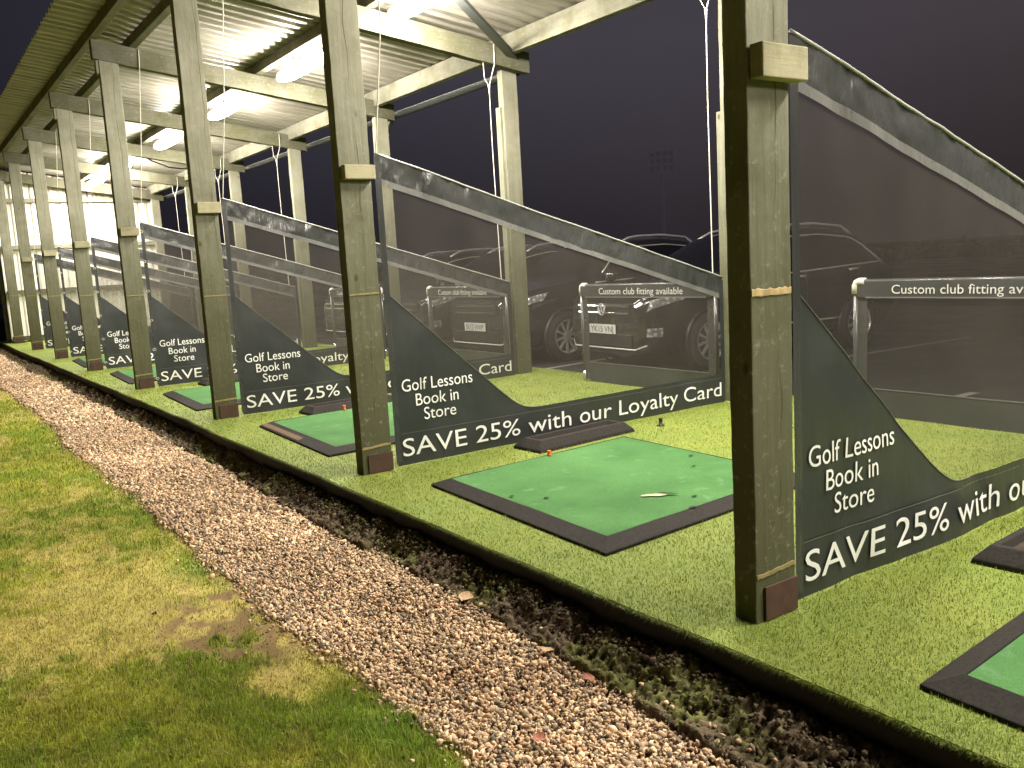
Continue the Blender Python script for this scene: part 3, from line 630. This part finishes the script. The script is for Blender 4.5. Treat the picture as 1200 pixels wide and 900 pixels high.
# ------------------------------------------------------------------ divider nets
X0, X1 = .2475, 3.165; TZ = 1.865
def ztop(x): return TZ + (.985 - TZ) * (x - X0) / (X1 - X0)
net_labels = {1: 'nearest divider net at the right, hung from the rightmost post', 2: 'divider net behind the big green mat with its whole loyalty banner readable', 3: 'divider net hung between the third post from the right to the middle rear post',
              4: 'divider net hung from the fourth post from the right', 5: 'divider net hung from the fifth post from the right', 6: 'divider net hung from the sixth post from the right', 7: 'farthest divider net, hung from the seventh post from the right'}
for n in range(1, 8):
    yo = FR[n] + .035
    root = thing('divider_net', net_labels[n], 'divider net', (0, yo, 0), 0, 'sloping divider nets with banners between the bays')
    sx, sz = n * 3.7, n * 1.3
    def wv(x, z):
        x = np.asarray(x, float); z = np.asarray(z, float)
        fade = np.minimum(1, np.minimum((x - X0) / .25, (X1 - x) / .3)).clip(0, 1)
        slack = .022 * (fbm(x * 1.1 + sx, z * .9 + sz, 2) - .5) * 2
        crease = .015 * (fbm(x * 4 + z * 3 + sx, z * 1.2 - x * 2 + 50 + sz, 3) - .5) * 2
        return fade * (slack + crease)
    def sheet(xa, xb, lo, hi, nx, nz, off):
        P = np.zeros((nx, nz, 3))
        for i in range(nx):
            x = xa + (xb - xa) * i / (nx - 1); zz = np.linspace(lo(x), hi(x), nz)
            P[i, :, 0] = x; P[i, :, 1] = wv(np.full(nz, x), zz) + off; P[i, :, 2] = zz
        return MB().grid(P)
    res = 90 if n < 4 else 40
    BT = .229
    sheet(X0, X1, lambda x: BT, lambda x: ztop(x) - .135, res, 26, 0).build('mesh_panel', M['net'], root, smooth=True)
    tb = sheet(X0, X1, lambda x: ztop(x) - .137, ztop, res * 2, 9, -.003)
    V = tb.v[0]; V[:, 1] += (.010 * (fbm(V[:, 0] * 9 + sx, V[:, 2] * 7 + 3, 3) - .5) * 2 + .006 * (fbm(V[:, 0] * 30 + sx, V[:, 2] * 9, 2) - .5))
    top = tb.build('top_sleeve', M['pvc_top'], root, smooth=True)
    sheet(X0, X1, lambda x: ztop(x) - .170, lambda x: ztop(x) - .134, res * 2, 3, -.007).build('seam_tape', M['seam'], top, smooth=True)
    xs = np.linspace(X0, X1, 80); MB().tube(np.stack([xs, wv(xs, ztop(xs)) - .003, ztop(xs) + .004 + .0008 * (fbm(xs * 22 + sx, xs * 0, 2) - .5)], 1), .0065, 8).build('rope_hem', M['hemrope'], top, smooth=True)
    ban = sheet(X0, X1, lambda x: .006, lambda x: BT, res, 7, -.003).build('bottom_banner', M['pvc'], root, smooth=True)
    sheet(X0 + .02, X1 - .01, lambda x: BT - .030, lambda x: BT - .0265, res, 2, -.0055).build('stitch_line', M['seam'], ban)
    xt, za, xe, kk = 1.36, 1.068, 1.185, 22.0
    def hyp(x): return BT - .001 + (za - BT) * np.log1p(np.exp(kk * (1 - (np.asarray(x, float) - X0) / (xe - X0)))) / kk
    tri = sheet(X0, xt, lambda x: BT - .02, lambda x: float(hyp(x)), 46, 16, -.0045).build('corner_banner', M['pvc'], root, smooth=True)
    xs = np.linspace(X0, xt, 46); zs = hyp(xs); MB().tube(np.stack([xs, wv(xs, zs) - .005, zs], 1), .0025, 5).build('stitch_line', M['seam'], tri)
    sheet(X0 - .012, X0 + .028, lambda x: .03, lambda x: ztop(max(x, X0)) - .01, 3, 30, -.008).build('side_hem', M['pvc_top'], root, smooth=True)
    sheet(X1 - .045, X1, lambda x: .03, lambda x: ztop(x) - .02, 3, 14, -.008).build('side_hem', M['pvc'], root, smooth=True)
    for i in range(6 if n > 3 else 0):
        z = .10 + (ztop(X0) - .2) * i / 5
        ti = MB(); a_ = np.linspace(0, 2 * math.pi, 13); ti.tube([(X0 - .004 + .016 * math.cos(q), -.014 + .004 * math.sin(3 * q), z + .012 * math.sin(q)) for q in a_], .0028, 5, False)
        ti.build('cable_tie', M['cord'], root)
    for i, (tx, tz, tf) in enumerate(TXT):
        for ids, fs in words(STR[i], tx, tf): MB().add(np.stack([tx, wv(tx, tz) - .010, tz], 1)[ids], fs).build('lettering', M['white_ink'], ban if i == 0 else tri)
# cords
for k in range(2, 8):
    y = FR[k] - .012; o = thing('hanging_cord', ['', '', 'thin white cord along the second post from the right', 'thin white cord beside the third post from the right', 'thin white cord right of the fourth post from the right', 'thin white cord right of the fifth post from the right', 'thin white cord right of the sixth post from the right', 'thin white cord right of the seventh post from the right'][k], 'cord', (0, y, 0), 0, 'thin cords from the beams to the front of the nets')
    xt = .30 if k == 2 else .42
    MB().tube([(xt, 0, zb(xt) + .2), (xt - .01, -.004, zb(xt)), (.33, .01, 2.6), (.255, .045, ztop(.255))], .0042, 6).build('cord', M['cord'], o)
for k in (2, 3, 5, 6, 7):
    y = FR[k] - .012; o = thing('hanging_cord', {2: 'knotted white cord hanging left of the rightmost post', 3: 'knotted white cord hanging left of the rear post in the middle', 5: 'white cord hanging left of the rear post between the second and third front posts', 6: 'white cord hanging at the small rear post left of the third front post', 7: 'farthest white cord hanging from a rear beam end'}[k], 'cord', (0, y, 0), 0, 'thin cords from the beams to the rear of the nets')
    zk = zb(3.08) - .22
    b = MB().tube([(3.10, 0, zb(3.1) + .19), (3.095, -.003, zb(3.1)), (3.03, .02, zk)], .005, 6)
    b.tube([(2.99, .045, zb(3.0) + .01), (3.0, .05, zk + .08), (3.03, .02, zk)], .004, 6)
    b.tube([(3.03, .02, zk), (3.035, .03, zk - .6), (3.06, .045, ztop(3.06))], .0045, 6)
    b.build('cord', M['cord'], o)
    MB().lathe([(.001, .02), (.011, .012), (.013, 0), (.009, -.03), (.004, -.10), (.001, -.13)], 8, 'z', (3.03, .02, zk)).build('knot', M['cord'], o, smooth=True)

# ------------------------------------------------------------------ club fitting panels at the back of the bays
pan_labels = {2: 'mesh screen with club fitting text at right edge, white pipe corner', 3: 'mesh screen with readable club fitting text between rear post and rightmost post', 4: 'dim mesh screen seen through the net left of the rear post', 5: 'faint mesh screen seen through the net left of the second post'}
for n in (2, 3, 4, 5):
    yl = S * (n - 1) - .91; Wd = 1.74; H = .93; xp = 3.34 if n > 2 else 3.33
    root = thing('fitting_screen', pan_labels[n], 'screen', (xp, yl, 0), 0, 'club fitting screens at the rear of the bays')
    def wp(y, z): return .014 * (fbm(np.asarray(y) * 2.2 + n * 5, np.asarray(z) * 2 + np.asarray(y) * 1.5, 3) - .5) * 2
    def rect(y0, y1, z0, z1, off, a=40, b=10):
        P = np.zeros((a, b, 3)); zz = np.linspace(z0, z1, b)
        for i in range(a):
            y = y0 + (y1 - y0) * i / (a - 1); P[i, :, 0] = wp(np.full(b, y), zz) + off; P[i, :, 1] = y; P[i, :, 2] = zz
        return MB().grid(P)
    fr = MB().tube([(.0, -.06, H), (0, -Wd + .06, H)], .017, 10); fr.tube([(0, -.015, .04), (0, -.015, H - .06)], .017, 10); fr.tube([(0, -Wd + .015, .04), (0, -Wd + .015, H - .06)], .017, 10)
    fr.build('pipe_frame', M['sleeve'], root, smooth=True)
    for yy, d in ((-.015, -1), (-Wd + .015, 1)):
        MB().tube([(0, yy, H - .085), (0, yy, H - .03), (0, yy + d * .010, H - .008), (0, yy + d * .03, H), (0, yy + d * .075, H)], .0255, 12).build('corner_elbow', M['white_plastic'], root, smooth=True)
        MB().tube([(0, yy, .0), (0, yy, .10)], .018, 10).build('foot', M['silver'], root, smooth=True)
    rect(-.10, -Wd + .10, .185, H - .10, 0).build('mesh_panel', M['net2'], root, smooth=True)
    hd = rect(-.03, -Wd + .03, H - .105, H - .004, -.020).build('top_band', M['pvc'], root, smooth=True)
    rect(-.03, -.105, .02, H - .10, -.004, 4, 24).build('side_band', M['pvc_top'], root, smooth=True); rect(-Wd + .105, -Wd + .03, .02, H - .10, -.004, 4, 24).build('side_band', M['pvc_top'], root, smooth=True)
    bb = rect(-.10, -Wd + .10, -.005, .188, -.002).build('bottom_band', M['pvc'], root, smooth=True)
    rect(-.10, -Wd + .10, 0.188, .196, -.006, 40, 2).build('seam_tape', M['seam'], bb)
    rect(-.10, -Wd + .10, H - .113, H - .104, -.024, 40, 2).build('seam_tape', M['seam'], hd)
    tx, tz, tf = PTXT; ty = -(.30 + 1.08 * tx); tzz = H - .083 + tz * .058
    for ids, fs in words('Custom club fitting available', tx, tf): MB().add(np.stack([wp(ty, tzz) - .027, ty, tzz], 1)[ids], fs).build('lettering', M['grey_ink'], hd)

# ------------------------------------------------------------------ parking lines
for (x0, y0, x1, y1) in ((4.3, 7.42, 5.95, 7.60), (7.1, 4.98, 10.0, 4.8), (4.9, 2.50, 5.7, 2.47), (4.3, 9.95, 8.6, 9.95), (4.3, 12.4, 8.6, 12.4)):
    structure(MB().add([(x0, y0 - .045, -.196), (x1, y1 - .045, -.196), (x1, y1 + .045, -.196), (x0, y0 + .045, -.196)], [(0, 1, 2, 3)]).build('parking_line', M['line']))

# ------------------------------------------------------------------ cars
HU = [(0, .84), (.05, .90), (.15, .95), (.35, 1.0), (.9, 1.07), (1.22, 1.12), (1.6, 1.36), (2.0, 1.57), (2.4, 1.645), (2.9, 1.66), (3.4, 1.63), (3.72, 1.55), (3.92, 1.38), (4.12, 1.15), (4.34, 1.05), (4.40, .98), (4.43, .85)]
WU = [(0, .66), (.04, .735), (.12, .80), (.3, .855), (.6, .885), (1.2, .90), (3.3, .905), (3.9, .885), (4.2, .85), (4.36, .79), (4.43, .70)]
BU = [(0, .78), (.1, .86), (.4, .93), (1.2, 1.03), (2.5, 1.06), (4.0, 1.12), (4.2, 1.06), (4.43, .80)]
ip = lambda T, u: np.interp(u, [a for a, _ in T], [b for _, b in T])
def sec(u):
    h, Wd, b = ip(HU, u), ip(WU, u), min(ip(BU, u), ip(HU, u) - .045)
    zb_ = .23 + .10 * smooth(.35, 0, u) * 0 + .12 * smooth(4.0, 4.43, u)
    d = h - b; s_ = min(1, d / .45); wt = .955 * Wd - .38 * d - .03
    return np.array([(0, zb_), (.8 * Wd, zb_), (.955 * Wd, zb_ + .09), (Wd, .56), (.995 * Wd, max(.62, b - .09)), (.96 * Wd, b), (wt + .045 * s_, h - .10 * s_ - .02), (wt - .02, h - .035 * s_ - .006), (wt * .55, h - .004), (0, h + .008)])
US = np.array([0, .02, .05, .1, .16, .25, .35, .5, .7, .95, 1.22, 1.4, 1.6, 1.8, 2.0, 2.2, 2.5, 3.0, 3.5, 3.8, 3.95, 4.05, 4.15, 4.23, 4.3, 4.36, 4.40, 4.43])
SEC = np.array([sec(u) for u in US])
def catmull(K, v):
    i = int(min(max(math.floor(v), 0), len(K) - 2)); f = v - i
    p0, p1, p2, p3 = K[max(i - 1, 0)], K[i], K[i + 1], K[min(i + 2, len(K) - 1)]
    m1, m2 = (p2 - p0) * .32, (p3 - p1) * .32
    return (2 * f**3 - 3 * f**2 + 1) * p1 + (f**3 - 2 * f**2 + f) * m1 + (-2 * f**3 + 3 * f**2) * p2 + (f**3 - f**2) * m2
def surf(u, v, side=1, off=0):
    K = np.array([[np.interp(u, US, SEC[:, j, 0]), np.interp(u, US, SEC[:, j, 1])] for j in range(10)]); p = catmull(K, v)
    if off: q = catmull(K, min(v + .02, 9)) - catmull(K, max(v - .02, 0)); q /= np.linalg.norm(q) + 1e-9; p = p + off * np.array([q[1], -q[0]])
    return (u - 2.215, side * p[0], p[1])
def patch(u0, u1, v0, v1, side, off=.006, a=14, b=8, slant=(0, 0)):
    return MB().grid([[surf(u0 + (u1 - u0) * i / (a - 1) + (slant[0] * (1 - i / (a - 1)) + slant[1] * i / (a - 1)) * j / (b - 1), v0 + (v1 - v0) * j / (b - 1), side, off) for j in range(b)] for i in range(a)])
def make_car(label, paint, plate_text, emblem):
    root = thing('parked_car', label, 'car', (0, 0, 0), 0, 'dark cars parked in a row behind the bays')
    uu = np.unique(np.concatenate([np.linspace(0, 4.43, 96), US])); vv = np.linspace(0, 9, 46)
    b = MB()
    for sd in (1, -1):
        G = np.array([[surf(u, v, sd) for v in vv] for u in uu]); a_, b_ = G.shape[:2]; F = []
        for i in range(a_ - 1):
            for j in range(b_ - 1):
                c = G[i:i + 2, j:j + 2].reshape(4, 3).mean(0)
                if abs(c[1]) > .62 and min(math.hypot(c[0] + 1.31, c[2] - .345), math.hypot(c[0] - 1.295, c[2] - .345)) < .385: continue
                q = (i * b_ + j, (i + 1) * b_ + j, (i + 1) * b_ + j + 1, i * b_ + j + 1); F.append(q if sd > 0 else q[::-1])
        b.add(G.reshape(-1, 3), F)
        # nose and tail caps
        for i, rev in ((0, False), (a_ - 1, True)):
            ring = [tuple(G[i, j]) for j in range(b_)]; ctr = (ring[0][0], 0, .5)
            b.add(ring + [ctr], [((j, j + 1, b_) if rev == (sd > 0) else (j + 1, j, b_)) for j in range(b_ - 1)])
    b.build('body', paint, root, smooth=True)
    for sd in (1, -1):
        patch(1.52, 2.48, 5.1, 5.86, sd, slant=(.40, 0)).build('side_window', M['carglass'], root, smooth=True)
        patch(2.56, 3.42, 5.1, 5.86, sd, slant=(0, -.02)).build('side_window', M['carglass'], root, smooth=True)
        patch(3.48, 3.98, 5.12, 5.84, sd, slant=(0, -.25)).build('side_window', M['carglass'], root, smooth=True)
        MB().tube([surf(u, 5.02, sd, .010) for u in np.linspace(1.45, 4.05, 30)], .011, 6).build('window_trim', M['trim'], root, smooth=True)
        MB().tube([surf(u, v, sd, .012) for u, v in [(1.62, 5.5), (1.8, 5.75)] + [(u, 5.93) for u in np.linspace(2.0, 3.6, 14)] + [(3.75, 5.8), (3.92, 5.5), (4.05, 5.1)]], .010, 6).build('window_trim', M['trim'], root, smooth=True)
        rl = np.array([surf(u, 7.0, sd) for u in np.linspace(2.1, 3.7, 16)]); rl[:, 2] += .055 * np.clip(np.minimum(np.arange(16), 15 - np.arange(16)) / 2., .0, 1); MB().tube(rl, .016, 8).build('roof_rail', M['trim'], root, smooth=True)
        for u in (2.30, 3.30): MB().tube([surf(u + t_, 4.35, sd, .03) for t_ in (0, .05, .12, .17)], .014, 8).build('door_handle', M['trim'], root, smooth=True)
        MB().tube([surf(u, 2.55, sd, .008) for u in np.linspace(1.75, 3.1, 12)], .012, 6).build('sill_trim', M['trim'], root, smooth=True)
        for u in (1.42, 2.52, 3.36): MB().tube([surf(u, v, sd, .001) for v in np.linspace(2.3, 5.0, 10)], .003, 4).build('door_gap', M['black'], root)
        patch(.05, .52, 4.02, 4.95, sd, .012, 14, 6, slant=(.06, .10)).build('headlight', M['lens'], root, smooth=True)
        patch(.05, .22, 2.55, 2.95, sd, .010, 8, 5).build('fog_light', M['lens'], root, smooth=True)
        patch(4.24, 4.40, 3.9, 5.0, sd, .008, 6, 6).build('tail_light', plain('dark_red_lens', (.10, .006, .006), .1, coat=1) if 'dark_red_lens' not in bpy.data.materials else bpy.data.materials['dark_red_lens'], root, smooth=True)
        mr = MB().lathe([(.001, -.10), (.06, -.09), (.085, -.03), (.085, .04), (.06, .09), (.001, .10)], 12, 'y', (-2.215 + 1.62, sd * 1.0, 1.13)); mr.tube([(-2.215 + 1.62, sd * .84, 1.09), (-2.215 + 1.62, sd * .97, 1.11)], .03, 6)
        mr.build('wing_mirror', paint, root, smooth=True)
        for cx in (-1.31, 1.295):
            MB().lathe([(.385, -.02), (.40, .0), (.40, .012), (.375, .016)], 32, 'y', (cx, sd * .885, .345)).build('arch_trim', M['black'], root)
            wh = MB().lathe([(.235, -.11), (.30, -.115), (.335, -.09), (.345, -.05), (.345, .05), (.335, .09), (.30, .112), (.235, .105)], 40, 'y', (0, 0, 0)).build('wheel', M['tyre'], root, smooth=True, loc=(cx, sd * .80, .345))
            rim = MB().lathe([(.238, -sd * .10), (.238, sd * .098), (.222, sd * .105), (.212, sd * .085), (.205, -sd * .02)], 40, 'y')
            for q in range(10):
                a = 2 * math.pi * q / 10 + .2; c, s_ = math.cos(a), math.sin(a)
                pr = lambda r_, w_, yy: (r_ * c - w_ * s_, sd * yy, r_ * s_ + w_ * c)
                rim.hexa([pr(.03, -.014, .055), pr(.215, -.019, .075), pr(.215, .019, .075), pr(.03, .014, .055), pr(.03, -.012, .080), pr(.215, -.013, .098), pr(.215, .013, .098), pr(.03, .012, .080)])
            rim.lathe([(.001, sd * .088), (.045, sd * .086), (.055, sd * .06), (.055, sd * .02)], 20, 'y')
            rim.build('rim', M['alloy'], wh)
            MB().lathe([(.001, -sd * .0), (.20, -sd * .0)], 24, 'y').build('brake_disc', M['tyre'], wh)
    MB().grid([[surf(u, v, 1, .006) for v in np.linspace(6.9, 9, 10)][:] for u in np.linspace(1.26, 2.02, 10)]).build('windscreen', M['carglass'], root, smooth=True)
    MB().grid([[surf(u, v, -1, .006) for v in np.linspace(6.9, 9, 10)][:] for u in np.linspace(1.26, 2.02, 10)]).build('windscreen', M['carglass'], root, smooth=True)
    MB().grid([[surf(u, v * 1., sd, .006) for sd, v in [(1, q) for q in np.linspace(7, 9, 8)] + [(-1, q) for q in np.linspace(9, 7, 8)[1:]]] for u in np.linspace(3.78, 4.08, 8)]).build('rear_window', M['carglass'], root, smooth=True)
    xn = -2.215
    gr = MB().box(xn - .012, xn + .02, -.52, .52, .69, .83).build('grille', M['black'], root, bevel=.004)
    for z in (.72, .80): MB().box(xn - .022, xn - .008, -.50, .50, z - .012, z + .012).build('grille_bar', M['chrome'], gr, bevel=.004)
    MB().box(xn - .015, xn + .02, -.55, .55, .33, .47).build('lower_grille', M['black'], root, bevel=.004)
    MB().tube([surf(.06, 2.2, 1, .01), (xn - .01, .6, .30), (xn - .014, 0, .30), (xn - .01, -.6, .30), surf(.06, 2.2, -1, .01)], .010, 6).build('bumper_trim', M['trim'], root, smooth=True)
    if emblem:
        em = MB(); a = np.linspace(0, 2 * math.pi, 33); em.tube([(xn - .03, .068 * math.cos(q), .765 + .068 * math.sin(q)) for q in a], .007, 6, False)
        for pts in ([(-.026, .054), (0, .008), (.026, .054)], [(-.056, .022), (-.030, -.050), (0, .0), (.030, -.050), (.056, .022)]): em.tube([(xn - .03, p, .765 + q) for p, q in pts], .0065, 6)
        em.build('emblem', M['emblem'], root, smooth=True)
    if plate_text:
        pl = MB().box(xn - .032, xn - .018, -.26, .26, .475, .585).build('number_plate', M['plate'], root, bevel=.002)
        tx, tz, tf = text2d(plate_text, -.225, .225, .494, .072)
        for ids, fs in words(plate_text, tx, tf): MB().add(np.stack([np.full(len(tx), xn - .035), -tx, tz], 1)[ids], fs).build('plate_lettering', M['black'], pl)
    return root
c1 = make_car('black sport utility car with round grille emblem and readable plate, parked rightmost', M['paint'], 'YK15 VNJ', True); c1.location = (7.09, 6.38, -.2); c1.rotation_euler = (0, 0, -.08)
c2 = make_car('black car with bright headlight just right of the rear post in the middle', M['paint'], 'SK15 WXP', False); c2.location = (6.65, 8.73, -.2)
c3 = make_car('dark car seen dimly through the net left of the second post', M['paint2'], None, False); c3.location = (6.75, 13.55, -.2)
c4 = copy_tree(c3); c4['label'] = 'dark car mostly hidden behind the second post from the right'; c4.location = (6.8, 11.15, -.2)

# ------------------------------------------------------------------ small and far things
def leaf(x, y, z, s_, rz, mat, label):
    o = MB(); P = []
    for i in range(7):
        u = i / 6; ww = .42 * math.sin(math.pi * min(1, u * .93 + .05))**.8
        P.append([(s_ * (u - .5), s_ * ww * q, s_ * (.10 * q * q + .12 * (u - .5)**2 + .03 * math.sin(9 * u + q))) for q in (-1, -.5, 0, .5, 1)])
    ob = o.grid(P).build('fallen_leaf', mat, None, smooth=True, loc=(x, y, z)); ob.rotation_euler = (.15, -.1, rz); return tag(ob, label, 'leaf', 'fallen leaves on the gravel')
leaf(-.365, 1.398, -.158, .075, .5, M['leaf1'], 'large pale tan leaf at the soil edge of the gravel, above the other leaves')
leaf(-.43, .534, -.168, .05, 1.2, M['leaf2'], 'red brown leaf on the gravel near the dark soil, right of centre')
leaf(-.41, .79, -.166, .055, 2.2, M['leaf1'], 'small orange tan leaf by the soil, between the pale leaf and the red one')
leaf(-.774, .343, -.168, .045, .2, M['leaf2'], 'red brown leaf low in the middle of the gravel')
for x, y, lab in ((-.3, 16.2, 'white golf ball lying on the far gravel close to the turf'), (-.45, 17.2, 'white golf ball farthest away on the gravel, left of the other')):
    o = thing('golf_ball', lab, 'golf ball', (x, y, -.168)); MB().lathe([(max(.024 * math.sin(q), .0005), -.024 * math.cos(q)) for q in np.linspace(0, math.pi, 12)], 16, 'z', (0, 0, .02)).build('ball', M['ball'], o, smooth=True)
cab = thing('ball_dispenser', 'blue and dark green cabinet at the far left end of the gravel path', 'cabinet', (.1, 28.6, -.33))
MB().box(-1.2, .9, -.3, .5, 0, .62).build('cabinet_base', M['dgreen'], cab, bevel=.02)
hood = MB().box(-1.15, .85, -.28, .5, .625, 1.15).build('cabinet_hood', M['blue'], cab, bevel=.03)
MB().box(.28, .62, -.30, -.283, .72, .96).build('side_panel', M['seam'], hood, bevel=.01)
for q, (hh, dx, dy) in enumerate(((15.2, 86.9, 88.4),)):
    mt = thing('floodlight_mast', 'dark floodlight mast standing far off beyond the car park', 'floodlight', (dx, dy, -.33))
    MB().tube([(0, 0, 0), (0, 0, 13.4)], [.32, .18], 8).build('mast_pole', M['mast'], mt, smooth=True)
    hd = MB()
    for r_ in range(3): hd.box(-1.6, 1.6, -.1, .1, 12.7 + r_ * .95, 12.85 + r_ * .95)
    for cx in (-1.5, 0, 1.5): hd.box(cx - .08, cx + .08, -.12, .12, 12.5, 15.3)
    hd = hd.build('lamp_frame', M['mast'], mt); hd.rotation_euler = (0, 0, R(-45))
    for r_ in range(3):
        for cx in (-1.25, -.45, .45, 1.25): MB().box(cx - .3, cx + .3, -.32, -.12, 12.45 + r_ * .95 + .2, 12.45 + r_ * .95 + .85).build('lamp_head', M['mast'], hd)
# far dark tree line beyond the car park (reads as one mass)
n = 5200; ang = rng.uniform(R(-20), R(115), n); rr = rng.uniform(62, 74, n); px, py = rr * np.sin(ang), rr * np.cos(ang)
top = (.3 + 1.0 * fbm(ang * 14 + 3, ang * 0, 4)) * (1 - .75 * smooth(.7, .95, ang)) + .3 * fbm(ang * 90, ang * 0 + 5, 2)
pz = -.3 + top * rng.random(n)**.6
tag(pebbles('far_trees', np.stack([px, py, pz], 1), rng.uniform(.35, .8, n), np.array([.10, .10, .09]) * rng.uniform(.5, 1.5, (n, 1)), M['clod'], .9, .4), 'far dark line of trees beyond the car park', 'trees', kind='stuff')
